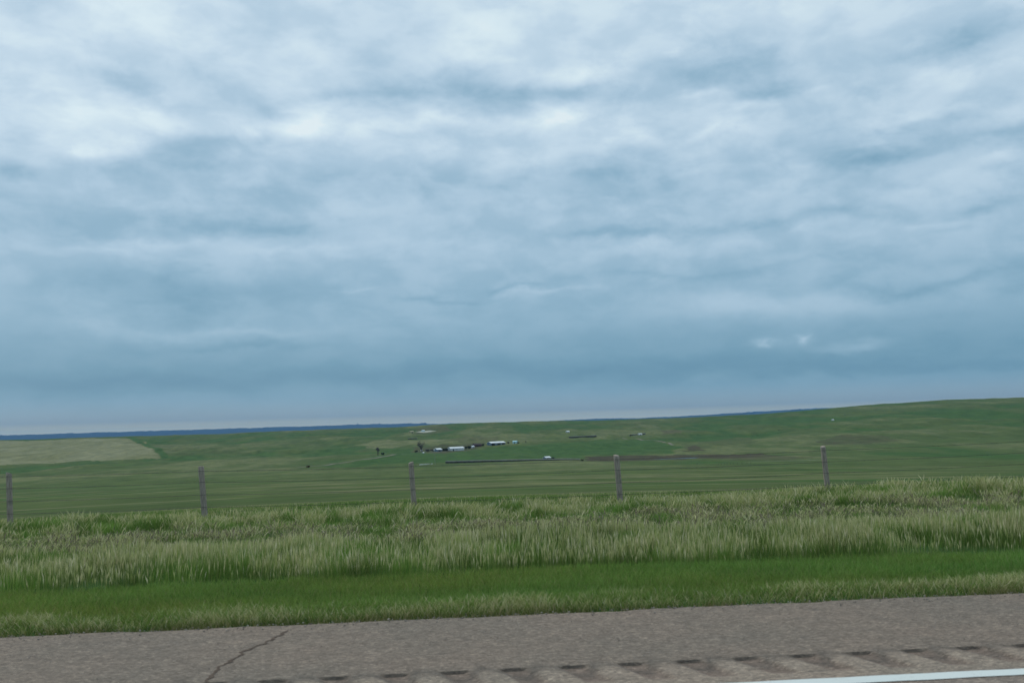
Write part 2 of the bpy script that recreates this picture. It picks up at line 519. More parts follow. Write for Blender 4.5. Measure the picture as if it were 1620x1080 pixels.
# ================================================================== GRASS
def blades(name, X, Y, h, w, lean, leandir, Cb, Ct, headed=None, zoff=-.01, mat=None):
    n = len(X)
    Z = H(X, Y) + zoff
    fa = rng.uniform(0, math.pi, n)
    fx, fy = np.cos(fa) * w / 2, np.sin(fa) * w / 2
    lx, ly = np.cos(leandir) * lean * h, np.sin(leandir) * lean * h
    hd = np.zeros(n) if headed is None else headed.astype(float)
    wm = np.where(hd > 0, .45, .85)          # width in the middle
    wt = np.where(hd > 0, 1.5, .45)          # width near the tip (seed head)
    lv = []
    for (t, ww, bend) in ((0, .8, 0), (.45, None, .28), (.78, 'h', .64), (1.0, 0, 1.0)):
        k = wm if ww is None else (wt if ww == 'h' else ww)
        cx = X + lx * bend; cy = Y + ly * bend; cz = Z + h * t * np.sqrt(np.maximum(.15, 1 - (lean * bend * .55) ** 2))
        if t < 1:
            lv += [np.stack([cx - fx * k, cy - fy * k, cz], -1), np.stack([cx + fx * k, cy + fy * k, cz], -1)]
        else:
            lv += [np.stack([cx, cy, cz], -1)]
    V = np.stack(lv, 1).reshape(-1, 3)
    T = np.array([[0, 1, 3], [0, 3, 2], [2, 3, 5], [2, 5, 4], [4, 5, 6]])
    Fc = (np.arange(n)[:, None, None] * 7 + T[None]).reshape(-1, 3)
    me = np_mesh(name, V, Fc)
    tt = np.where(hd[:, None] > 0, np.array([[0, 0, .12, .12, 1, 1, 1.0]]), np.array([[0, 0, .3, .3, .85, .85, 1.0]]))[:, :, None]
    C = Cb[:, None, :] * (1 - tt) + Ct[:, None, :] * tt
    set_color(me, 'blade', C.reshape(-1, 3))
    o = link(name, me, None, [mat]); tag(o, kind='stuff')
    return o


def grass_mat():
    m, nt, bs = new_mat('grass_blade')
    a = node(nt, 'ShaderNodeVertexColor', layer_name='blade')
    nt.links.new(a.outputs[0], bs.inputs['Base Color'])
    bs.inputs['Roughness'].default_value = .8; bs.inputs['Specular IOR Level'].default_value = .15
    tr = node(nt, 'ShaderNodeBsdfTranslucent'); nt.links.new(a.outputs[0], tr.inputs[0])
    mx = node(nt, 'ShaderNodeMixShader'); mx.inputs[0].default_value = .3
    out = [n for n in nt.nodes if n.type == 'OUTPUT_MATERIAL'][0]
    nt.links.new(bs.outputs[0], mx.inputs[1]); nt.links.new(tr.outputs[0], mx.inputs[2]); nt.links.new(mx.outputs[0], out.inputs[0])
    return m


def scatter(n, y0, y1, p=1.0, half=.66):
    """points in the strip of verge the road camera looks over (a little wider than its view)"""
    u = rng.uniform(0, 1, n)
    Y = (y0 ** p + u * (y1 ** p - y0 ** p)) ** (1 / p)
    X = rng.uniform(-1, 1, n) * (Y * half + 2.5) + Y * math.tan(YAW)
    return X, Y


def pick(n, cols, wts):
    cols = np.array(cols); k = rng.choice(len(cols), n, p=np.array(wts) / sum(wts))
    return cols[k] * rng.uniform(.8, 1.2, (n, 1))


GREENS = [(.160, .265, .050), (.125, .240, .048), (.205, .280, .070), (.095, .190, .04)]
STRAW = [(.58, .53, .29), (.46, .46, .22), (.35, .38, .14), (.64, .59, .38)]


def build_grass():
    gm = grass_mat()
    # --- short green strip: mown turf between shoulder and tall grass
    X, Y = scatter(150000, 6.75, 9.5, 1)
    y1 = 8.95 + .25 * (fbm(X / .9, X * 0 + 3, 14, 3) - .5) * 2
    k = Y < y1; X, Y = X[k], Y[k]; n = len(X)
    pt = fbm(X / .9, Y / .35, 15, 3)
    C = pick(n, [(.185, .300, .060), (.150, .260, .055), (.220, .300, .075), (.29, .31, .11)], [4, 3, 2, .8])
    C = C * (1 + .35 * (pt - .5))[:, None]
    C[:, 0] *= 1 + .45 * (fbm(X / 2.5, Y / 1.2, 88, 2) - .5)
    h = rng.uniform(.05, .10, n) * (.8 + .5 * pt)
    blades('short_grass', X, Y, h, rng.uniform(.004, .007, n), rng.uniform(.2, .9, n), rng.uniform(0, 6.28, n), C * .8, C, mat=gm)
    # --- loose stones along the pavement edge and on the shoulder
    n = 2600
    gx = rng.uniform(-5.5, 8, n); gy = 6.42 + rng.normal(0, .11, n); k = rng.uniform(0, 1, n) < .22
    gy = np.where(k, rng.uniform(5.1, 6.4, n), gy); sz = rng.uniform(.003, .009, n) * np.where(k, .6, 1)
    oc = np.array([[1, 0, 0], [0, 1, 0], [-1, 0, 0], [0, -1, 0], [0, 0, .8], [0, 0, -.8]]) 
    of = np.array([[0, 1, 4], [1, 2, 4], [2, 3, 4], [3, 0, 4], [1, 0, 5], [2, 1, 5], [3, 2, 5], [0, 3, 5]])
    gz = np.where(gy > 6.38, -.028, .001) + sz * .4
    V = np.stack([gx, gy, gz], -1)[:, None, :] + oc[None] * sz[:, None, None] * rng.uniform(.6, 1.3, (n, 6, 1))
    gme = np_mesh('gravel', V.reshape(-1, 3), (np.arange(n)[:, None, None] * 6 + of[None]).reshape(-1, 3))
    go = link('gravel', gme, None, [noisy_mat('loose_stone', (.12, .10, .085), (.40, .36, .31), 9, .9)]); tag(go, kind='stuff')
    # --- pale, straggling grass along the pavement edge
    X, Y = scatter(60000, 6.36, 7.15, 1)
    e = ROAD_EDGE + .02 + .16 * (fbm(X / .5, X * 0 + 1, 24, 3) - .45)
    d = fbm(X / .45, Y / .22, 25, 3)
    k = (Y > e) & (rng.uniform(0, 1, len(X)) < sstep(7.15, 6.85, Y) + .1) & (rng.uniform(0, 1, len(X)) < .55 + sstep(.35, .6, d))
    X, Y, d = X[k], Y[k], d[k]; n = len(X)
    pale = rng.uniform(0, 1, n) < (.50 + .4 * sstep(.48, .68, d)) * (.5 + .5 * sstep(6.45, 6.7, Y))
    C = np.where(pale[:, None], pick(n, STRAW, [1, 2, 3, .6]), pick(n, GREENS, [3, 2, 2, 1]))
    low = sstep(6.62, 6.42, Y)[:, None]
    C = C * (1 - low * .6) + np.array([.16, .105, .055]) * low * .6
    h = rng.uniform(.05, .12, n) * (.5 + .8 * d) * (.55 + .45 * sstep(6.4, 6.6, Y))
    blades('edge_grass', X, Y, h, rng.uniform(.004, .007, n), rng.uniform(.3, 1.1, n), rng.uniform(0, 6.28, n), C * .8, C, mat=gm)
    # --- tall unmown grass up to and past the fence
    X, Y = scatter(330000, 8.9, 23.5, .55)
    y1 = 8.95 + .5 * (fbm(X / .9, X * 0 + 3, 14, 3) - .5)
    cl = fbm(X / .62, Y / .75, 16, 3, .55)           # clumps
    cl2 = fbm(X / 2.4, Y / 1.7, 18, 3, .5)
    k = (Y > y1) & (rng.uniform(0, 1, len(X)) < .25 + 1.2 * sstep(.28, .6, cl))
    X, Y, cl, cl2 = X[k], Y[k], cl[k], cl2[k]; n = len(X)
    front = sstep(13.6, 12.3, Y + .5 * (fbm(X / 1.3, Y * 0, 66, 2) - .5))          # nearer belt: upright headed stalks
    mid = sstep(12.3, 13.4, Y) * sstep(18.2, 16.9, Y)    # trampled old thatch in the hollow
    back = sstep(16.5, 18.5, Y)
    pb = fbm(X / .6 + 7, Y / .9, 28, 4, .55)
    ppale = np.clip(front * (.15 + .52 * sstep(.40, .62, pb)) + mid * (.12 + .7 * sstep(.42, .60, pb)) + back * (.03 + .75 * sstep(.46, .64, pb)), 0, .92)
    # a dark lush tuft at the right
    dx = hit(1345, 836, 9)[:2] if False else on_z(1345, 845, -.5)[:2]
    for (cx, cy, r) in ((dx[0], dx[1], .55), (dx[0] - 5.2, dx[1] + .8, .35), (dx[0] - 9.5, dx[1] + .3, .4), (dx[0] - 7.3, dx[1] + 2.4, .5), (dx[0] + 1.6, dx[1] + 3.1, .5), (dx[0] - 12, dx[1] + 4.2, .6)):
        q = np.exp(-(((X - cx) / r) ** 2 + ((Y - cy) / (r * 1.6)) ** 2)); ppale *= 1 - .95 * q
    pale = rng.uniform(0, 1, n) < ppale
    C0 = pick(n, GREENS, [3, 3, 2, 1.5]) * (.85 + .5 * (cl2 - .5))[:, None] * (.72 + .6 * sstep(.3, .7, fbm(X / .45, Y / .7 + 3, 72, 3)))[:, None]
    C1 = pick(n, STRAW, [1.2, 2.5, 2.2, .8])
    old = (rng.uniform(0, 1, n) < mid * .35)[:, None]
    C1 = np.where(old, pick(n, [(.24, .20, .15), (.17, .14, .10)], [1, 1]), C1)
    Ct = np.where(pale[:, None], C1, C0 * 1.1)
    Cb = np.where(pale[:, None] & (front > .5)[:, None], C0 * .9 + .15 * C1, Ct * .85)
    h = rng.uniform(.14, .285, n) * (.5 + 1.0 * cl) * (1 + .12 * front + .12 * back) * (1 - .3 * mid)
    h *= np.where(pale, 1.12, .92)
    h *= .75 + .6 * (fbm(X / 1.7, Y / 2.2, 77, 3) - .2)
    h *= sstep(8.7, 9.6, Y) * .45 + .55
    h = np.where(pale & (front > .5), h * 1.0, h)
    lean = rng.uniform(.05, .50, n) * np.where(pale & (front > .5), .5, 1) * (1 + 1.5 * mid + .5 * back)
    ld = rng.normal(.35, 1.3, n) + rng.choice([0, math.pi], n, p=[.6, .4]) + 3 * (fbm(X / .7, Y / .9, 49, 2) - .5)
    w = rng.uniform(.0035, .0065, n) * np.interp(Y, [9, 23], [1, 1.9])
    head = pale & (rng.uniform(0, 1, n) < .75)
    w = np.where(head, w * 1.25, w)
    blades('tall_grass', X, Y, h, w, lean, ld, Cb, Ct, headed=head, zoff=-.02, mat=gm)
    # --- grazed pasture beyond the fence
    X, Y = scatter(120000, 23.2, 60, .35)
    cl = fbm(X / 1.5, Y / 1.1, 36, 4); 
    k = rng.uniform(0, 1, len(X)) < .1 + sstep(.35, .6, cl) * sstep(62, 36, Y)
    X, Y, cl = X[k], Y[k], cl[k]; n = len(X)
    pb = fbm(X / 7 + 2, Y / 2.2, 38, 3)
    pale = rng.uniform(0, 1, n) < .15 + .6 * sstep(.45, .65, pb)
    Ct = np.where(pale[:, None], pick(n, STRAW, [.5, 2, 3, .3]), pick(n, GREENS, [2, 4, 1, 2]))
    h = rng.uniform(.08, .2, n) * (.5 + cl) * np.interp(Y, [23, 26, 60], [1.2, .9, .7])
    blades('pasture_grass', X, Y, h, rng.uniform(.010, .018, n), rng.uniform(.1, .9, n), rng.uniform(0, 6.28, n), Ct * .85, Ct, mat=gm)


# ================================================================== ROADSIDE FENCE
FY = 22.0


def build_fence():
    wood, nt, bs = new_mat('weathered_post')
    tc = node(nt, 'ShaderNodeTexCoord'); P = tc.outputs['Object']
    s = VM(nt, 'MULTIPLY', P, (22, 22, 2.0)); n = NOISE(nt, s, 2.2, 5, .65); n2 = NOISE(nt, P, 4, 4, .6)
    c = RAMP(nt, n, [(.25, (.18, .145, .12)), (.5, (.31, .265, .225)), (.78, (.46, .41, .35))])
    c = MIX(nt, M(nt, 'MULTIPLY', SM(nt, n2, .5, .7), .5), c, (.12, .125, .10, 1))
    nt.links.new(c, bs.inputs['Base Color'])
    b = node(nt, 'ShaderNodeBump'); b.inputs['Strength'].default_value = .8; b.inputs['Distance'].default_value = .012
    nt.links.new(n, b.inputs['Height']); nt.links.new(b.outputs[0], bs.inputs['Normal'])
    steel = noisy_mat('dull_wire', (.045, .042, .042), (.09, .08, .075), 20, .6, metal=.0)
    posts_px = [((14, 748), (16, 815)), ((318, 738), (323, 803)), ((650, 731), (655, 800)), ((975, 720), (981, 787)), ((1302, 706), (1309, 768))]
    tops = [on_y(t[0], t[1], FY) for t, b in posts_px]; bots = [on_y(b[0], b[1], FY) for t, b in posts_px]
    # one more post outside each side of the frame
    dx = (tops[4] - tops[3])
    tops = [tops[0] - (tops[1] - tops[0]) * 1.0] + tops + [tops[4] + dx * 1.07]
    bots = [tops[0] + (bots[0] - tops[1])] + bots + [tops[6] + (bots[4] - tops[5])]
    root = empty('wire_fence', (float(tops[3][0]), FY, float(H(tops[3][0], FY))))
    tag(root, 'roadside fence of grey weathered wood posts and thin wires standing in tall grass', 'fence')
    ox, oy, oz = root.location
    fr = []
    for i, (t, b) in enumerate(zip(tops, bots)):
        d = (t - b); d /= d[2]
        gz = float(H(b[0], FY))
        foot = b + d * (gz - .25 - b[2])
        L = t[2] - foot[2]
        bm = bmesh.new(); N = 12; rings = []
        levels = np.concatenate([np.linspace(0, L - .012, 9), [L]])
        r0 = .069 + random.uniform(-.006, .006)
        ph = random.uniform(0, 6)
        for z in levels:
            rr = r0 * (1.05 - .08 * z / L) * (.93 if z == L else 1)
            ring = []
            for k in range(N):
                a = 2 * math.pi * k / N
                q = rr * (1 + .05 * math.sin(3 * a + ph) + .035 * math.sin(7 * a + 2 * ph + z * 2) + random.uniform(-.015, .015))
                zz = z + (.02 * math.sin(a + ph) if z >= L - .012 else 0)
                ring.append(bm.verts.new((foot[0] + d[0] * z + q * math.cos(a) - ox, foot[1] + q * math.sin(a) - oy, foot[2] + zz - oz)))
            rings.append(ring)
        for a, c_ in zip(rings, rings[1:]):
            for k in range(N):
                bm.faces.new((a[k], a[(k + 1) % N], c_[(k + 1) % N], c_[k]))
        bm.faces.new(rings[0][::-1]); bm.faces.new(rings[-1])
        p = from_bm('fence_post', bm, wood, root, smooth=True)
        p['group'] = 'posts of the roadside fence'
        fr.append((foot, d, L, t))
    # wires fixed to the road side of the posts
    for hgt in (.09, .37, .66, .95):
        bm = bmesh.new(); pts = []
        ends = []
        for (foot, d, L, t) in fr:
            z = t[2] - hgt + random.uniform(-.012, .012)
            ends.append(Vector((t[0] - d[0] * hgt - ox, FY - .078 - oy, z - oz)))
        for a, b_ in zip(ends, ends[1:]):
            for k in range(10):
                u = k / 10
                q = a.lerp(b_, u); q.z -= 4 * .018 * u * (1 - u); pts.append(q)
        pts.append(ends[-1])
        tube(bm, pts, [.0042] * len(pts), 5)
        # twisted barbs
        for k in range(0, len(pts) - 1):
            for f in (.0, .25, .5, .75):
                c0 = pts[k].lerp(pts[k + 1], f)
                a = random.uniform(0, 3.1)
                v = Vector((.25, math.cos(a), math.sin(a))).normalized() * .022
                tube(bm, [c0 - v, c0 + v], [.0018, .0018], 3)
        from_bm('barbed_wire', bm, steel, root)


# ================================================================== DISTANT THINGS
MAT = {}


def mats():
    MAT['white'] = noisy_mat('white_siding', (.44, .48, .50), (.58, .62, .63), .25, .6)
    MAT['white_roof'] = noisy_mat('pale_metal_roof', (.66, .70, .72), (.86, .88, .88), .2, .5)
    MAT['grey'] = noisy_mat('grey_siding', (.16, .20, .24), (.25, .30, .34), .3, .7)
    MAT['slate'] = noisy_mat('blue_grey_siding', (.10, .15, .21), (.19, .26, .33), .3, .7)
    MAT['turq'] = noisy_mat('pale_turquoise_paint', (.36, .60, .68), (.48, .72, .78), .3, .6)
    MAT['red'] = noisy_mat('faded_barn_red', (.06, .030, .028), (.11, .055, .05), .4, .9)
    MAT['brownroof'] = noisy_mat('dark_shingles', (.05, .038, .036), (.085, .06, .055), .5, .9)
    MAT['dark'] = noisy_mat('dark_opening', (.012, .014, .018), (.03, .032, .036), .6, .6)
    MAT['tan'] = noisy_mat('tan_boards', (.34, .32, .20), (.46, .43, .28), .4, .9)
    MAT['board'] = noisy_mat('weathered_boards', (.085, .085, .072), (.15, .145, .125), .35, .95)
    MAT['cap'] = noisy_mat('sun_bleached_plank', (.26, .26, .22), (.38, .38, .33), .3, .9)
    MAT['bark'] = noisy_mat('bark', (.040, .036, .032), (.075, .066, .058), 1.5, .95)
    MAT['twig'] = noisy_mat('bare_twigs', (.085, .072, .066), (.14, .12, .11), .8, .95)
    MAT['leaf'] = noisy_mat('dark_leaves', (.016, .028, .016), (.045, .062, .034), .9, .95)
    MAT['rust'] = noisy_mat('rusty_leaves', (.10, .062, .030), (.16, .10, .05), .9, .95)
    MAT['scrub'] = noisy_mat('grey_scrub', (.065, .066, .062), (.115, .11, .10), .8, .95)
    MAT['pole'] = noisy_mat('pale_pole_wood', (.22, .25, .20), (.34, .36, .30), .5, .9)
    MAT['lamp'] = noisy_mat('lamp_housing', (.72, .75, .75), (.85, .87, .86), .6, .4)
    MAT['concrete'] = noisy_mat('pale_concrete', (.45, .48, .44), (.62, .64, .58), .4, .8)
    MAT['track'] = noisy_mat('dirt_track', (.13, .125, .085), (.20, .185, .14), .08, 1)
    MAT['pale_track'] = noisy_mat('pale_gravel', (.30, .31, .24), (.44, .44, .36), .1, 1)
    MAT['hide'] = noisy_mat('black_hide', (.010, .009, .009), (.022, .018, .016), 3, .8)
    MAT['water'] = noisy_mat('pond_water', (.05, .07, .08), (.07, .09, .10), .2, .15, spec=.8)


def building(name, pl, pr, depth, wall_h, roof_h, wallm, roofm, label, cat, doors=(), windows=(), group=None, overhang=.5, doorm='dark'):
    """gabled building whose front long side runs between the ground points seen at two photo pixels"""
    A = hit(*pl); B = hit(*pr)
    rA = np.hypot(*A[:2]); rB = np.hypot(*B[:2]); lat = abs(pr[0] - pl[0]) * rA / F_PX
    rB2 = min(max(rB, rA - .5 * lat), rA + .75 * lat)
    B[:2] *= rB2 / rB; B[2] = float(H(B[0], B[1]))
    L = float(np.hypot(*(B - A)[:2])); rz = math.atan2(B[1] - A[1], B[0] - A[0])
    mid = (A + B) / 2
    root = empty(name, (float(mid[0]), float(mid[1]), float(min(A[2], B[2], mid[2]))), rz)
    tag(root, label, cat, group)
    x0, x1, y0, y1 = -L / 2, L / 2, 0, depth
    e = wall_h; r = wall_h + roof_h; ym = depth / 2
    bm = bmesh.new()
    v = [bm.verts.new(p) for p in ((x0, y0, -1.5), (x1, y0, -1.5), (x1, y1, -1.5), (x0, y1, -1.5), (x0, y0, e), (x1, y0, e), (x1, y1, e), (x0, y1, e), (x0, ym, r), (x1, ym, r))]
    for f in ((0, 1, 5, 4), (2, 3, 7, 6), (1, 2, 6, 9, 5), (3, 0, 4, 8, 7), (0, 3, 2, 1)):
        bm.faces.new([v[i] for i in f])
    from_bm('wall', bm, wallm, root)
    bm = bmesh.new(); o = overhang; t = .22
    s = roof_h / ym
    for sg in (0, 1):
        ya, za = (y0 - o, e - o * s) if sg == 0 else (y1 + o, e - o * s)
        q = [(x0 - o, ya, za + .03), (x1 + o, ya, za + .03), (x1 + o, ym, r + .03), (x0 - o, ym, r + .03)]
        lo = [bm.verts.new(p) for p in q]; hi = [bm.verts.new((p[0], p[1], p[2] + t)) for p in q]
        bm.faces.new(lo); bm.faces.new(hi)
        for k in range(4):
            bm.faces.new((lo[k], lo[(k + 1) % 4], hi[(k + 1) % 4], hi[k]))
    from_bm('roof', bm, roofm, root)
    for (fx, w, h) in doors:
        bm = bmesh.new(); box(bm, (x0 + fx * L, -.04, h / 2), (w, .14, h)); d = from_bm('door', bm, MAT[doorm], root)
        bm = bmesh.new(); box(bm, (x0 + fx * L + w * .35, -.15, h * .5), (.12, .1, .4)); from_bm('handle', bm, MAT['cap'], d)
    for (fx, w, h, z) in windows:
        bm = bmesh.new(); box(bm, (x0 + fx * L, -.04, z), (w, .12, h)); wd = from_bm('window', bm, MAT['dark'], root)
        bm = bmesh.new()
        for dx, dz, sx, sz in ((0, h / 2, w + .3, .14), (0, -h / 2, w + .3, .14), (-w / 2, 0, .14, h - .14), (w / 2, 0, .14, h - .14)):
            box(bm, (x0 + fx * L + dx, -.13, z + dz), (sx, .08, sz))
        from_bm('frame', bm, MAT['white'], wd)
    return root


def bare_tree(px, py, h_px, label, spread=.5, lean=(0, 0), seed=3, trunk_r=.035, depth=5, group=None, wide=1.0):
    p = hit(px, py); h = h_px * scale_at(p)
    rnd = random.Random(seed)
    root = empty('bare_tree', tuple(float(c) for c in p)); tag(root, label, 'tree', group)
    bt = bmesh.new(); bc = bmesh.new()
    def grow(a, d, L, r, lev):
        n = 4; pts = [a]; q = a.copy(); dd = d.copy()
        for k in range(n):
            dd = (dd + Vector((rnd.uniform(-.14, .14), rnd.uniform(-.14, .14), rnd.uniform(-.03, .08)))).normalized()
            q = q + dd * L / n; pts.append(q.copy())
        rr = [r * (1 - .38 * k / n) for k in range(n + 1)]
        tube(bt if lev < 2 else bc, pts, rr, 6 if lev < 2 else 3)
        if lev >= depth: return
        for c in range(rnd.choice((3, 4)) if lev else 4):
            ax = rnd.uniform(0, 6.28); sp = rnd.uniform(.35, .95) * spread * 1.6
            side = Vector((math.cos(ax) * wide, math.sin(ax), 0)); nd = (dd + side * sp + Vector((0, 0, .12))).normalized()
            st = pts[rnd.choice((2, 3, 4, 4))]
            grow(st, nd, L * rnd.uniform(.55, .82), r * .60, lev + 1)
    grow(Vector((0, 0, -.5)), Vector((lean[0], lean[1], 1)).normalized(), h * .36, h * trunk_r, 0)
    from_bm('trunk', bt, MAT['bark'], root); from_bm('crown', bc, MAT['twig'], root)
    return root


def shrub(name, px, py, w_px, h_px, label, cat, mat='leaf', n=260, group=None, seed=0, stem=True):
    p = hit(px, py); s = scale_at(p); w = w_px * s; h = h_px * s
    rnd = random.Random(seed + int(px * 7))
    root = empty(name, tuple(float(c) for c in p)); tag(root, label, cat, group)
    bt = bmesh.new()
    lob = [(rnd.uniform(-.34, .34) * w, rnd.uniform(-.3, .3) * w, rnd.uniform(.35, .72) * h, rnd.uniform(.2, .34)) for _ in range(6)]
    for (x, y, z, r) in lob[:4]:
        tube(bt, [(x * .1, y * .1, -.4), (x * .5, y * .5, z * .5), (x, y, z)], [h * .045, h * .03, h * .012], 5)
    from_bm('trunk' if cat == 'tree' else 'stem', bt, MAT['bark'], root)
    V = []; Fq = []
    for i in range(n):
        x, y, z, r = lob[i % len(lob)]
        while True:
            u = Vector((rnd.uniform(-1, 1), rnd.uniform(-1, 1), rnd.uniform(-1, 1)))
            if .25 < u.length < 1: break
        c = Vector((x + u.x * r * w, y + u.y * r * w, max(.12 * h, z + u.z * .30 * h)))
        s_ = rnd.uniform(.06, .13) * (w + h) / 2
        q = Euler((rnd.uniform(0, 6), rnd.uniform(0, 6), rnd.uniform(0, 6))).to_matrix()
        k = len(V)
        for a, b in ((-1, -.6), (1, -.5), (.8, .7), (-.6, .9)):
            V.append(c + q @ Vector((a * s_, b * s_, 0)))
        Fq.append((k, k + 1, k + 2, k + 3))
    me = np_mesh('crown', np.array([tuple(v) for v in V]), np.array(Fq))
    link('crown' if cat == 'tree' else 'foliage', me, root, [MAT[mat]])
    return root


def windbreak(pl, pr, h, label, cat='windbreak', extra=None):
    """long board windbreak following the ground: panel with posts behind and a paler top plank"""
    n = max(8, int(abs(pr[0] - pl[0]) / 3))
    P = [hit(pl[0] + (pr[0] - pl[0]) * k / n, pl[1] + (pr[1] - pl[1]) * k / n) for k in range(n + 1)]
    # a straight line on plan
    A, B = P[0], P[-1]
    pts = [A[:2] + (B - A)[:2] * k / n for k in range(n + 1)]
    root = empty('windbreak_fence', (float(A[0]), float(A[1]), float(A[2]))); tag(root, label, cat)
    a0 = Vector(root.location)
    bp = bmesh.new(); bc = bmesh.new(); bpost = bmesh.new()
    rz = math.atan2(B[1] - A[1], B[0] - A[0]); seg = np.hypot(*(pts[1] - pts[0]))
    for k in range(n):
        m_ = (pts[k] + pts[k + 1]) / 2; z = float(H(*m_))
        if n < 25: z = float(A[2] + (B[2] - A[2]) * (k + .5) / n)
        hh = h(k / n) if callable(h) else h
        box(bp, (m_[0] - a0.x, m_[1] - a0.y, z + hh / 2 - .4 - a0.z), (seg - .02, .12, hh + .8), rz)
        box(bc, (m_[0] - a0.x, m_[1] - a0.y, z + hh + .25 - a0.z), (seg - .01, 2.2, .9), rz)
        box(bpost, (pts[k][0] - a0.x + .4 * math.sin(rz), pts[k][1] - a0.y - .4 * math.cos(rz), z + hh / 2 - .5 - a0.z), (.3, .3, hh + .9), rz)
    from_bm('board_panel', bp, MAT['board'], root); from_bm('top_plank', bc, MAT['cap'], root)
    pm = from_bm('post', bpost, MAT['board'], root); pm['kind'] = 'stuff'
    return root


def cow(px, py, label, face=0.0, L=2.3, group='dark cattle grazing on the far hills'):
    p = hit(px, py)
    me = cow.me
    if me is None:
        # one continuous skinned body
        J = {'hip': (-.85, 0, 1.15, .34), 'back': (-.2, 0, 1.14, .40), 'sh': (.55, 0, 1.18, .37), 'neck': (.95, 0, 1.22, .22), 'poll': (1.25, 0, 1.18, .17), 'nose': (1.62, 0, .92, .10),
             'tail': (-1.15, 0, 1.2, .05), 'tail2': (-1.2, 0, .6, .04)}
        E = [('hip', 'back'), ('back', 'sh'), ('sh', 'neck'), ('neck', 'poll'), ('poll', 'nose'), ('hip', 'tail'), ('tail', 'tail2')]
        for s in (-1, 1):
            J.update({f'fl{s}': (.6, .24 * s, .85, .15), f'fk{s}': (.62, .24 * s, .45, .08), f'ff{s}': (.6, .24 * s, .03, .08),
                      f'hl{s}': (-.78, .25 * s, .85, .18), f'hh{s}': (-.98, .25 * s, .48, .09), f'hf{s}': (-.9, .25 * s, .03, .08)})
            E += [('sh', f'fl{s}'), (f'fl{s}', f'fk{s}'), (f'fk{s}', f'ff{s}'), ('hip', f'hl{s}'), (f'hl{s}', f'hh{s}'), (f'hh{s}', f'hf{s}')]
        names = list(J); me = bpy.data.meshes.new('cow')
        me.from_pydata([J[k][:3] for k in names], [(names.index(a), names.index(b)) for a, b in E], [])
        tmp = bpy.data.objects.new('tmp', me); COL.objects.link(tmp)
        md = tmp.modifiers.new('s', 'SKIN')
        for k, sv in zip(names, me.skin_vertices[0].data):
            sv.radius = (J[k][3], J[k][3]); sv.use_root = (k == 'hip')
        ms = tmp.modifiers.new('d', 'SUBSURF'); ms.levels = 1
        dg = bpy.context.evaluated_depsgraph_get(); me2 = bpy.data.meshes.new_from_object(tmp.evaluated_get(dg))
        bpy.data.objects.remove(tmp); me2.materials.clear(); me2.materials.append(MAT['hide']); cow.me = me = me2; me.name = 'cow'
    o = bpy.data.objects.new('cow', me); COL.objects.link(o)
    o.location = tuple(float(c) for c in p); o.rotation_euler = (0, 0, face)
    tag(o, label, 'cow', group)


cow.me = None


def low_row(name, pl, pr, w, h, mat, label, cat, group=None, round_=False):
    A = hit(*pl); B = hit(*pr)
    L = float(np.hypot(*(B - A)[:2])); rz = math.atan2(B[1] - A[1], B[0] - A[0])
    bm = bmesh.new()
    n = max(2, int(L / 2))
    zs = [float(H(*(A[:2] + (B - A)[:2] * (k + .5) / n))) - A[2] for k in range(n)]
    prof = [(-w / 2, -1.0), (-w / 2, h * .7), (-w * .3, h), (w * .3, h), (w / 2, h * .7), (w / 2, -1.0)]
    rings = []
    for k in range(n + 1):
        z = zs[min(k, n - 1)]; x = L * k / n
        rings.append([bm.verts.new((x, a, b + z + random.uniform(-.08, .08))) for a, b in prof])
    for r0, r1 in zip(rings, rings[1:]):
        for k in range(5):
            bm.faces.new((r0[k], r0[k + 1], r1[k + 1], r1[k]))
    bm.faces.new(rings[0]); bm.faces.new(rings[-1][::-1])
    o = from_bm(name, bm, mat)
    o.location = tuple(float(c) for c in A); o.rotation_euler = (0, 0, rz)
    tag(o, label, cat, group)
    return o


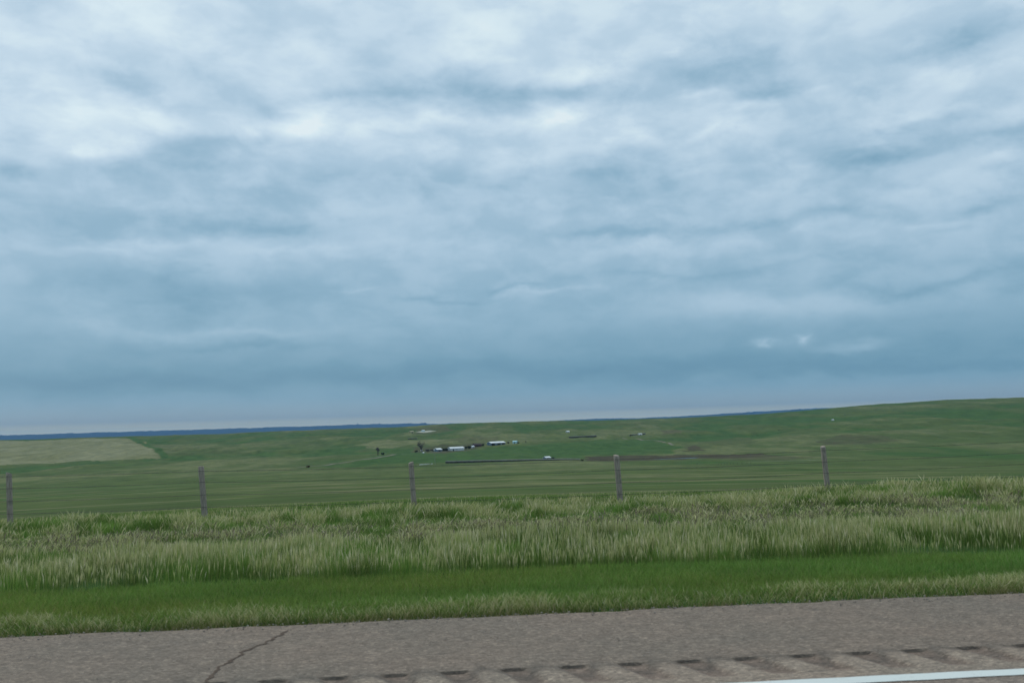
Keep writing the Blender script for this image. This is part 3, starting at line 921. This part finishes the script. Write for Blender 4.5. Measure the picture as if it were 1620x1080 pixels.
def build_far():
    mats()
    # ---- lanes and bare strips
    ribbon('dirt_track', [(470, 739), (500, 737), (540, 732), (580, 726), (610, 721.5), (640, 718), (670, 716), (700, 714.5), (706, 714)], 5.5, MAT['track'])
    ribbon('dirt_track', [(985, 692.5), (1010, 694), (1040, 697), (1058, 700), (1064, 704)], 5, MAT['track'])
    ribbon('gravel_strip', [(664, 683.8), (672, 682.6), (680, 681.8), (685, 681.4)], 24, MAT['pale_track'], lift=.25)
    ribbon('gravel_strip', [(1180, 730.5), (1230, 729), (1300, 727)], 3.5, MAT['pale_track'])
    ribbon('water', [(1036, 727), (1060, 725.8), (1085, 724.7), (1102, 724)], 14, MAT['water'], lift=.2)
    # ---- farmstead
    building('long_farm_building', (713, 713), (734.5, 709.8), 9, 4.0, 1.9, MAT['white'], MAT['white_roof'],
             'long white farm building beside the dark trees, whitest and nearest of the farmstead', 'farm building',
             doors=((.2, 2.2, 2.6),), windows=((.45, 1.6, 1.1, 2.3),))
    building('metal_barn', (777, 704.8), (799.5, 701.2), 13, 4.6, 2.2, MAT['slate'], MAT['white_roof'],
             'long blue-grey barn with a pale metal roof at the right of the farmstead', 'barn',
             doors=((.15, 7, 4.2), (.55, 7, 4.2), (.85, 6, 4.2)), windows=((.35, 2.5, 1.5, 3.2),))
    building('turquoise_shed', (811, 701.3), (817, 700.8), 6, 3.4, 1.2, MAT['turq'], MAT['turq'],
             'small pale turquoise shed alone in the field right of the farmstead', 'shed', doors=((.5, 1.6, 2.4),))
    building('red_barn', (752, 706.5), (762, 705.2), 9, 3.3, 2.2, MAT['red'], MAT['brownroof'],
             'low dark red-brown barn between the white building and the blue-grey barn', 'barn', doors=((.4, 2.6, 2.6),))
    building('white_shed', (747.2, 708.4), (750.4, 707.6), 4, 2.6, 1.3, MAT['white'], MAT['white_roof'],
             'tiny white shed at the left end of the red-brown barn', 'shed', doors=((.5, 1.1, 2),))
    building('farmhouse', (691.5, 714), (699.5, 712.8), 9, 3.0, 1.9, MAT['slate'], MAT['white_roof'],
             'low house with a pale roof and dark walls left of the long white building', 'house',
             doors=((.5, 1.4, 2.2),), windows=((.2, 1.6, 1.2, 1.7), (.8, 1.6, 1.2, 1.7)))
    building('white_shed', (666.6, 713.2), (668.2, 713), 2, 1.1, .5, MAT['white'], MAT['white_roof'],
             'tiny white hut just left of the foot of the big bare tree', 'shed')
    building('white_shed', (669.2, 716.8), (671.0, 716.5), 2, 1.2, .5, MAT['white'], MAT['white_roof'],
             'tiny white hut just below the foot of the big bare tree', 'shed')
    building('field_shed', (864, 727), (871.5, 726.4), 6, 2.4, 1.2, MAT['slate'], MAT['white_roof'],
             'small blue-grey shed with a pale roof behind the long windbreak', 'shed', doors=((.4, 2, 2.1),))
    building('tan_shed', (649.7, 684.4), (655, 684.0), 8, 3.2, 1.6, MAT['tan'], MAT['tan'],
             'tan shed on the far hillside above the big bare tree', 'shed', doors=((.5, 2.6, 2.4),))
    building('pale_shed', (669, 682.6), (672.2, 682.3), 7, 3.2, 1.4, MAT['turq'], MAT['white_roof'],
             'small pale shed on the gravel strip of the far hillside', 'shed', doors=((.5, 1.8, 2.2),))
    building('white_hut', (897.3, 684), (901.2, 683.6), 6, 2.4, 1.4, MAT['white'], MAT['white_roof'],
             'white hut alone on the far slope above the left of two short windbreaks', 'hut', doors=((.4, 1.6, 1.8),))
    building('white_hut', (1317, 665), (1319.6, 664.8), 4, 1.6, 1.1, MAT['white'], MAT['white_roof'],
             'tiny white hut high on the hill to the right', 'hut')
    building('white_hut', (1011, 688.0), (1016, 687.4), 5, 2.3, .9, MAT['white'], MAT['white_roof'],
             'pale low hut behind the right of two short windbreaks', 'hut', doors=((.5, 1.6, 1.7),))
    # ---- yard pole
    p = hit(688.5, 734); s = scale_at(p)
    root = empty('light_pole', tuple(float(c) for c in p)); tag(root, 'tall thin pale pole with a small white lamp standing below the farmstead', 'light pole')
    bm = bmesh.new(); tube(bm, [(0, 0, -1), (-.2 * s, 0, 11 * s), (-1.0 * s, 0, 22.3 * s)], [.26, .21, .15], 8); from_bm('pole', bm, MAT['pole'], root)
    bm = bmesh.new(); box(bm, (-1.2 * s, 0, 22.6 * s), (1.6, .9, .7)); box(bm, (-1.2 * s, 0, 22.6 * s + .45), (1.0, .5, .22)); from_bm('lamp_head', bm, MAT['lamp'], root)
    # ---- windbreaks and troughs
    windbreak((705, 732.6), (918, 727.4), lambda t: 2.1 - 1.3 * t, 'very long low dark board windbreak with a paler top crossing the valley field')
    windbreak((900, 692.4), (944, 690.6), 2.3, 'short dark windbreak, left of the pair on the far slope')
    windbreak((996, 689.4), (1021, 687.0), 2.2, 'short dark windbreak, right of the pair on the far slope')
    windbreak((645, 694.9), (660, 693.8), 1.6, 'short pale-topped windbreak just above the big bare tree')
    low_row('feed_trough', (663.5, 735.4), (679, 734.2), 1.2, .9, MAT['concrete'], 'long thin white trough left of the pale pole', 'trough')
    low_row('feed_trough', (681.5, 734.2), (685, 734), 1.2, .9, MAT['concrete'], 'short white trough at the foot of the pale pole', 'trough')
    # ---- trees and brush
    bare_tree(668, 714.5, 16.5, 'big bare tree leaning left at the left end of the farmstead', .95, (-.30, 0), 5, .052, 5)
    bare_tree(598, 720, 13.5, 'small bare tree alone beside the dirt track left of the farmstead', .42, (-.04, 0), 11, .055, 5)
    k = 0
    for (px, py, w, h) in ((702, 713.2, 5, 4.5), (706, 713, 5, 5), (738, 710.5, 6, 4.8), (743, 709.6, 6, 4.5), (748.5, 706.6, 4, 3.6)):
        lab = ['dark bushy tree right of the low house with a pale roof', 'dark bushy tree touching the left end of the long white building',
               'dark bushy tree touching the right end of the long white building', 'dark bushy tree second to the right of the long white building',
               'small dark bushy tree behind the tiny white shed'][k]
        shrub('dark_tree', px, py, w, h, lab, 'tree', 'leaf', 300, 'dark trees around the farmstead', k); k += 1
    shrub('dark_tree', 729.6, 711.6, 3.2, 5.5, 'slim dark tree in front of the long white building', 'tree', 'leaf', 220, 'dark trees around the farmstead', 9)
    shrub('dark_tree', 764, 705.3, 4, 3.6, 'small dark tree at the right end of the red-brown barn', 'tree', 'leaf', 220, 'dark trees around the farmstead', 12)
    shrub('dark_tree', 804, 701.2, 5, 2.6, 'low dark tree at the right end of the blue-grey barn', 'tree', 'scrub', 220, 'dark trees around the farmstead', 13)
    for (px, py, w, h, lab, mt) in (
            (658.5, 715.6, 4.5, 3.2, 'round dark bush on the track left of the big bare tree', 'leaf'),
            (605, 719.5, 6, 3.6, 'dark bush just right of the small bare tree', 'leaf'),
            (676, 713.8, 7, 3.6, 'grey leafless brush right of the big bare tree', 'scrub'),
            (684, 713.4, 7, 3.2, 'grey leafless brush left of the low house', 'scrub'),
            (819.8, 701, 3.4, 2.2, 'dark bush right of the turquoise shed', 'leaf'),
            (832, 699.7, 1.8, 2.6, 'tiny bush farthest right of the farmstead', 'scrub'),
            (875, 726.4, 4.5, 3.6, 'dark bush at the right end of the small blue-grey field shed', 'leaf'),
            (921, 729.0, 4.5, 2.4, 'dark bush at the right end of the long windbreak', 'leaf'),
            (488, 739.5, 6, 3.6, 'rust-brown bush at the start of the dirt track', 'rust')):
        shrub('bush', px, py, w, h, lab, 'bush', mt, 260, 'bushes in the valley')
    # ---- distant line of little posts
    pts = [(1063, 729), (1072, 728.6), (1081, 728.3), (1094, 730.6), (1103, 734.8), (1137, 735.4), (1141.5, 735.2), (1146, 735), (1150.5, 735), (1156, 734.8), (1161, 734.6), (1166.5, 734.2), (1174, 734), (1182, 733.8), (1188, 733.6)]
    pts = [q for q in pts if q[0] > 1085]
    ps = [hit(*q) for q in pts]
    root = empty('field_fence', tuple(float(c) for c in ps[0])); tag(root, 'short line of thin dark posts standing in the pasture below the brown bank', 'fence')
    for q in ps:
        bm = bmesh.new(); s = scale_at(q); hh = random.uniform(2.6, 4.4) * s
        x, y, z = q - np.array(root.location)
        tube(bm, [(x, y, z - .5), (x, y, z + hh)], [.12, .10], 6); from_bm('post', bm, MAT['board'], root)
    bm = bmesh.new()
    for zz in (.7, 1.25):
        tube(bm, [tuple((q - np.array(root.location)) + np.array([0, -.15, zz])) for q in ps], [.008] * len(ps), 4)
    from_bm('wire', bm, MAT['board'], root)
    # ---- cattle
    cow(826.6, 675.6, 'dark cow, left one of a close pair high on the far hill', .3)
    cow(829.6, 675.4, 'dark cow, right one of a close pair high on the far hill', 2.6)
    cow(761.5, 682.2, 'dark cow alone on the far hill above the farmstead', 1.2)
    cow(1232, 680.6, 'dark cow alone midway up the hill on the right', 2.9)
    cow(1336.5, 656.6, 'dark cow near the skyline of the hill on the right', .1)
    cow(1619, 667.6, 'dark cow on the hill at the right edge', .4)


# ================================================================== FAR BLUE RIDGE
def build_hills():
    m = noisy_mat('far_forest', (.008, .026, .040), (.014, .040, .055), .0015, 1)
    px = np.array([-1200, -300, 0, 160, 320, 480, 600, 640, 700, 760, 860, 960, 1010, 1080, 1200, 1290, 1400, 1620, 2600], float)
    tp = np.array([2.6, 3, 3.2, 3.4, 3.8, 4.2, 4.6, 4.0, 2.2, 1.8, 1.8, 3.2, 2.2, 3.4, 6.8, 9.0, 9, 7, 5], float)
    azk = np.array([math.atan2(*(ray(p, 669)[:2])) for p in px])
    az = np.radians(np.arange(-58, 64, .06)); R0 = 23000.
    top = np.interp(az, azk, tp)
    j = (fbm(az * 260, az * 0, 5, 4, .6) - .5) * 1.3 + (fbm(az * 60, az * 0 + 3, 6, 3) - .5) * 1.0
    zt = EYE + (top + j) * R0 / F_PX
    rows = []
    for (dr, f) in ((-2600, 0), (-1500, .35), (-700, .75), (-200, .96), (0, 1.0), (700, .96), (1400, .5), (2200, 0)):
        R = R0 + dr + 500 * (fbm(az * 40, az * 0 + dr, 9, 3) - .5)
        z = -125 + (zt + 125) * f
        rows.append(np.stack([R * np.sin(az), R * np.cos(az), z], -1))
    V = np.stack(rows, 0).reshape(-1, 3)
    me = np_mesh('hills', V, grid_faces(len(rows), len(az))[:, ::-1], smooth=True)
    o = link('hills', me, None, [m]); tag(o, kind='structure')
    # woods rising from the ridge line
    V = []; Fq = []
    spots = [(566, 3), (600, 2)] + [(645 + i * 1.2, 1.6) for i in range(5)] + [(664.5 + i * 1.1, 2.4 if 1 < i < 8 else 1.4) for i in range(10)]
    for (p, hp) in spots:
        a = math.atan2(*(ray(p, 669)[:2])); Rr = R0 - 20
        base = EYE + np.interp(a, azk, tp) * R0 / F_PX - 20
        hh = hp * R0 / F_PX * random.uniform(.5, .8) + 10
        for i in range(60):
            u = np.array([random.gauss(0, 9), random.gauss(0, 14), random.uniform(0, 1) ** .8 * hh])
            c = np.array([Rr * math.sin(a), Rr * math.cos(a), base]) + u
            k = len(V); s_ = random.uniform(3, 6)
            q = Euler((random.uniform(0, 6), random.uniform(0, 6), 0)).to_matrix()
            for xx, yy in ((-1, -1), (1, -1), (1, 1), (-1, 1)):
                V.append(c + np.array(q @ Vector((xx * s_, yy * s_, 0))))
            Fq.append((k, k + 1, k + 2, k + 3))
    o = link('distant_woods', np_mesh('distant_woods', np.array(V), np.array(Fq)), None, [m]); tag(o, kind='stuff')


HAZE_DENS = 3.0e-5


def build_haze():
    bm = bmesh.new(); box(bm, (0, 0, 0), (58000, 58000, 1))
    me = bpy.data.meshes.new('haze')
    for v in bm.verts:
        v.co.z = -185 if v.co.z < 0 else 175
    bm.to_mesh(me); bm.free()
    m = bpy.data.materials.new('haze_air'); m.use_nodes = True; nt = m.node_tree; nt.nodes.clear()
    out = nt.nodes.new('ShaderNodeOutputMaterial'); pv = nt.nodes.new('ShaderNodeVolumePrincipled')
    pv.inputs['Color'].default_value = (.21, .48, .86, 1); pv.inputs['Density'].default_value = HAZE_DENS
    pv.inputs['Anisotropy'].default_value = 0.0
    nt.links.new(pv.outputs[0], out.inputs['Volume'])
    o = link('haze', me, None, [m]); tag(o, kind='stuff')


# ================================================================== SKY
SUN_EL, SUN_AZ = math.radians(48), math.radians(-35)     # azimuth measured from +Y towards +X


def build_world():
    w = bpy.data.worlds.new('World'); scene.world = w; w.use_nodes = True
    nt = w.node_tree; nt.nodes.clear()
    out = node(nt, 'ShaderNodeOutputWorld'); bg = node(nt, 'ShaderNodeBackground'); nt.links.new(bg.outputs[0], out.inputs[0])
    bg.inputs[1].default_value = .1
    sky = node(nt, 'ShaderNodeTexSky', sky_type='NISHITA'); sky.sun_disc = False
    sky.sun_elevation = SUN_EL; sky.sun_rotation = SUN_AZ; sky.air_density = 1.0; sky.dust_density = 1.5
    tc = node(nt, 'ShaderNodeTexCoord'); D = tc.outputs['Generated']
    sp = node(nt, 'ShaderNodeSeparateXYZ'); nt.links.new(D, sp.inputs[0]); x, y, z = sp.outputs
    zc = M(nt, 'MAXIMUM', z, 0)
    # cloud deck coordinates: direction projected on a layer overhead
    den = M(nt, 'ADD', zc, .12)
    cx = node(nt, 'ShaderNodeCombineXYZ'); nt.links.new(M(nt, 'DIVIDE', x, den), cx.inputs[0]); nt.links.new(M(nt, 'DIVIDE', y, den), cx.inputs[1])
    P = cx.outputs[0]
    # direction angles in degrees (azimuth, elevation) with ragged warping
    az = M(nt, 'MULTIPLY', M(nt, 'ARCTAN2', x, y), 57.2958)
    el = M(nt, 'MULTIPLY', M(nt, 'ARCSINE', z), 57.2958)
    ae = node(nt, 'ShaderNodeCombineXYZ'); nt.links.new(az, ae.inputs[0]); nt.links.new(el, ae.inputs[1])
    puff = VM(nt, 'MULTIPLY', D, (15, 15, 31))          # cloud lumps as seen side-on
    wn = NOISE(nt, puff, .55, 8, .56, color=True)
    wv = VM(nt, 'SUBTRACT', wn, (.5, .5, .5))
    q = VM(nt, 'MULTIPLY_ADD', wv, (8.5, 3.8, 0), ae.outputs[0])
    nA = NOISE(nt, P, .8, 8, .55, .25); nB = NOISE(nt, puff, 1.0, 9, .58, .2)
    blobs = [
        (40, 25, 80, 35, -.12), (200, 28, 90, 35, .2), (60, 88, 100, 35, .16), (40, 190, 70, 50, .15), (120, 185, 70, 35, .26), (150, 222, 30, 16, .32),
        (420, 25, 70, 35, -.12), (155, 50, 50, 22, -.08), (175, 128, 75, 22, -.2), (222, 152, 50, 16, -.18), (320, 130, 45, 22, -.16), (412, 167, 38, 18, -.28),
        (455, 95, 42, 10, -.14), (490, 150, 60, 28, .14), (440, 192, 70, 18, .3), (245, 186, 90, 18, .3), (510, 192, 70, 18, .3), (480, 75, 60, 20, .1),
        (640, 38, 120, 40, -.12), (600, 108, 60, 35, -.16), (545, 141, 68, 13, -.34), (622, 152, 50, 15, -.22), (750, 58, 75, 36, .2), (765, 92, 60, 14, .16),
        (735, 140, 95, 30, -.36), (700, 197, 110, 11, .3), (600, 206, 70, 12, .16), (20, 205, 30, 18, -.12), (12, 282, 32, 20, -.42), (305, 226, 85, 20, -.26),
        (248, 256, 95, 18, -.26), (372, 226, 34, 12, -.18), (100, 242, 70, 22, .06), (500, 302, 170, 22, -.2), (705, 290, 110, 24, -.14), (290, 337, 130, 20, -.24),
        (60, 352, 110, 20, -.22), (420, 357, 100, 16, -.26), (210, 318, 110, 12, .1), (240, 379, 70, 7, .2), (530, 386, 70, 8, .14), (825, 152, 90, 18, -.3),
        (940, 152, 90, 15, -.32), (905, 190, 45, 16, .34), (865, 203, 60, 18, .24), (992, 216, 42, 16, .26), (930, 116, 80, 16, .3), (1085, 151, 36, 8, .36),
        (1068, 72, 10, 6, .2), (1150, 108, 75, 26, -.42), (1205, 146, 50, 14, -.36), (1085, 88, 65, 26, -.18), (1180, 169, 36, 7, .26), (1120, 213, 38, 11, .34),
        (1112, 240, 44, 13, .14), (1195, 20, 90, 36, .12), (1280, 126, 70, 16, -.08), (1392, 146, 34, 10, -.18), (1310, 146, 30, 7, .18), (1430, 182, 48, 10, .3),
        (1390, 168, 50, 12, .14), (1550, 62, 70, 26, -.36), (1480, 80, 90, 10, -.2), (1560, 112, 90, 20, .22), (1590, 186, 54, 16, .28), (1500, 197, 70, 13, -.2),
        (1530, 226, 90, 12, -.34), (1328, 230, 66, 24, -.28), (1390, 250, 54, 14, -.34), (1400, 211, 18, 6, .26), (1110, 286, 24, 13, .2), (1186, 275, 24, 10, .14),
        (1480, 291, 66, 9, .2), (1582, 262, 34, 7, .3), (1560, 296, 36, 8, .16), (1342, 341, 66, 10, -.28), (1560, 326, 66, 7, -.22), (950, 281, 130, 15, -.28),
        (1062, 301, 110, 11, -.2), (962, 366, 90, 11, -.28), (1182, 356, 100, 9, -.24), (1040, 381, 34, 8, .2), (1250, 371, 18, 5, .18), (1160, 386, 60, 6, .12),
        (1500, 346, 90, 7, .14), (1420, 376, 90, 7, .12), (850, 330, 80, 10, .08), (300, 460, 170, 24, -.3), (700, 472, 70, 6, -.24), (140, 392, 60, 9, .14),
        (420, 392, 46, 6, .16), (320, 521, 260, 11, .24), (540, 461, 34, 4, .14), (862, 467, 100, 5, .2), (400, 546, 130, 7, -.16), (600, 590, 320, 13, -.14),
        (150, 602, 220, 14, -.18), (1150, 470, 110, 17, .2), (1300, 481, 210, 18, .18), (1452, 441, 140, 8, -.26), (1100, 431, 260, 8, -.14), (950, 401, 130, 11, .16),
        (1612, 451, 50, 10, -.18), (820, 456, 50, 5, -.24), (1000, 586, 220, 12, -.22), (1400, 586, 300, 8, -.2), (1198, 547, 17, 7, .36), (1252, 540, 15, 10, .42),
        (1340, 557, 44, 8, .28), (1602, 401, 50, 10, .16), (660, 250, 90, 16, .08), (780, 245, 70, 14, .1), (1230, 300, 60, 12, .1), (1290, 265, 24, 8, .14),
        (60, 300, 70, 12, .08), (560, 330, 60, 10, .1), (360, 290, 60, 10, .1), (880, 240, 60, 10, .1), (1000, 250, 50, 9, -.1), (1450, 250, 40, 10, .12),
    ]
    acc = None
    for (px, py, rx, ry, a) in blobs:
        d = ray(px, py); A0 = math.degrees(math.atan2(d[0], d[1])); E0 = math.degrees(math.asin(d[2]))
        c = math.degrees(1 / F_PX) * .95
        sx, sy = 1 / (rx * c), 1 / (ry * c)
        v = VM(nt, 'MULTIPLY_ADD', q, (sx, sy, 0), (-A0 * sx, -E0 * sy, 0))
        dd = VM(nt, 'DOT_PRODUCT', v, v, out=1)
        a *= .60 if a < 0 else .62
        if ry < 13 and px not in (1198, 1252, 1340):
            ry, rx, a = ry * 1.6, rx * 1.05, a * .8
        g = M(nt, 'POWER', .42, dd)
        acc = M(nt, 'MULTIPLY', g, a) if acc is None else M(nt, 'MULTIPLY_ADD', g, a, acc)
    # mean brightness with elevation (dark belt low down, pale rim on the horizon)
    er = RAMP(nt, M(nt, 'DIVIDE', el, 90, clamp=True),
              [(0, (.42,) * 3), (.0086, (.36,) * 3), (.022, (.26,) * 3), (.036, (.20,) * 3), (.055, (.28,) * 3), (.075, (.39,) * 3), (.094, (.44,) * 3), (.121, (.54,) * 3), (.164, (.60,) * 3), (.206, (.70,) * 3), (.283, (.79,) * 3), (.5, (.80,) * 3), (1, (.82,) * 3)])
    base = M(nt, 'ADD', M(nt, 'MULTIPLY', er, 1.0), 0)
    fade = SM(nt, el, 0.5, 16)
    namp = M(nt, 'MULTIPLY_ADD', fade, .22, .06)
    nz = M(nt, 'ADD', M(nt, 'MULTIPLY', M(nt, 'SUBTRACT', nA, .5), .6), M(nt, 'MULTIPLY', M(nt, 'SUBTRACT', SM(nt, nB, .34, .66), .5), .55))
    t = M(nt, 'ADD', base, M(nt, 'MULTIPLY', nz, namp))
    t = M(nt, 'ADD', t, M(nt, 'MULTIPLY', acc, .95))
    cl = RAMP(nt, t, [(0, (.105, .26, .39)), (.2, (.155, .325, .455)), (.4, (.265, .44, .575)), (.6, (.41, .575, .71)), (.78, (.555, .705, .82)), (.95, (.70, .84, .90)), (1, (.76, .87, .91))])
    # slightly warmer grey veil close to the horizon
    hz = SM(nt, el, 2.2, .3)
    cl = MIX(nt, M(nt, 'MULTIPLY', hz, .75), cl, (.26, .345, .395, 1))
    rim = SM(nt, el, .8, .12)
    cl = MIX(nt, M(nt, 'MULTIPLY', rim, .85), cl, (.66, .70, .52, 1))
    cl = VM(nt, 'SCALE', cl, None); cl.node.inputs['Scale'].default_value = 10.0
    # thin breaks where the clear sky tints the deck
    col = MIX(nt, .93, sky.outputs[0], cl)
    nt.links.new(col, bg.inputs[0])
    w.cycles.sampling_method = 'MANUAL'; w.cycles.sample_map_resolution = 512
    sun = bpy.data.lights.new('sun', 'SUN'); sun.energy = 1.3; sun.angle = math.radians(12); sun.color = (1.0, .93, .80)
    so = bpy.data.objects.new('sun', sun); COL.objects.link(so)
    d = Vector((math.sin(SUN_AZ) * math.cos(SUN_EL), math.cos(SUN_AZ) * math.cos(SUN_EL), math.sin(SUN_EL)))
    so.rotation_euler = d.to_track_quat('Z', 'Y').to_euler(); so.location = d * 100


def build_camera():
    cd = bpy.data.cameras.new('camera'); co = bpy.data.objects.new('camera', cd); COL.objects.link(co)
    cd.sensor_width = 36; cd.lens = 36 * F_PX / 1620; cd.clip_start = .1; cd.clip_end = 120000
    Mx = Matrix(((RIGHT[0], UP[0], -FWD[0], 0), (RIGHT[1], UP[1], -FWD[1], 0), (RIGHT[2], UP[2], -FWD[2], EYE), (0, 0, 0, 1)))
    co.matrix_world = Mx
    cd.dof.use_dof = True; cd.dof.focus_distance = 900; cd.dof.aperture_fstop = cd.lens / 8.0
    scene.camera = co


build_ground()
build_road()
build_grass()
build_fence()
build_far()
build_hills()
build_haze()
build_world()
build_camera()
vs = scene.view_settings
vs.view_transform = 'Standard'; vs.look = 'None'; vs.gamma = 1; vs.exposure = 0; vs.use_curve_mapping = False
cy = scene.cycles
cy.use_denoising = True
cy.volume_bounces = 0
cy.max_bounces = 6; cy.diffuse_bounces = 3; cy.transparent_max_bounces = 8; cy.glossy_bounces = 2; cy.transmission_bounces = 3
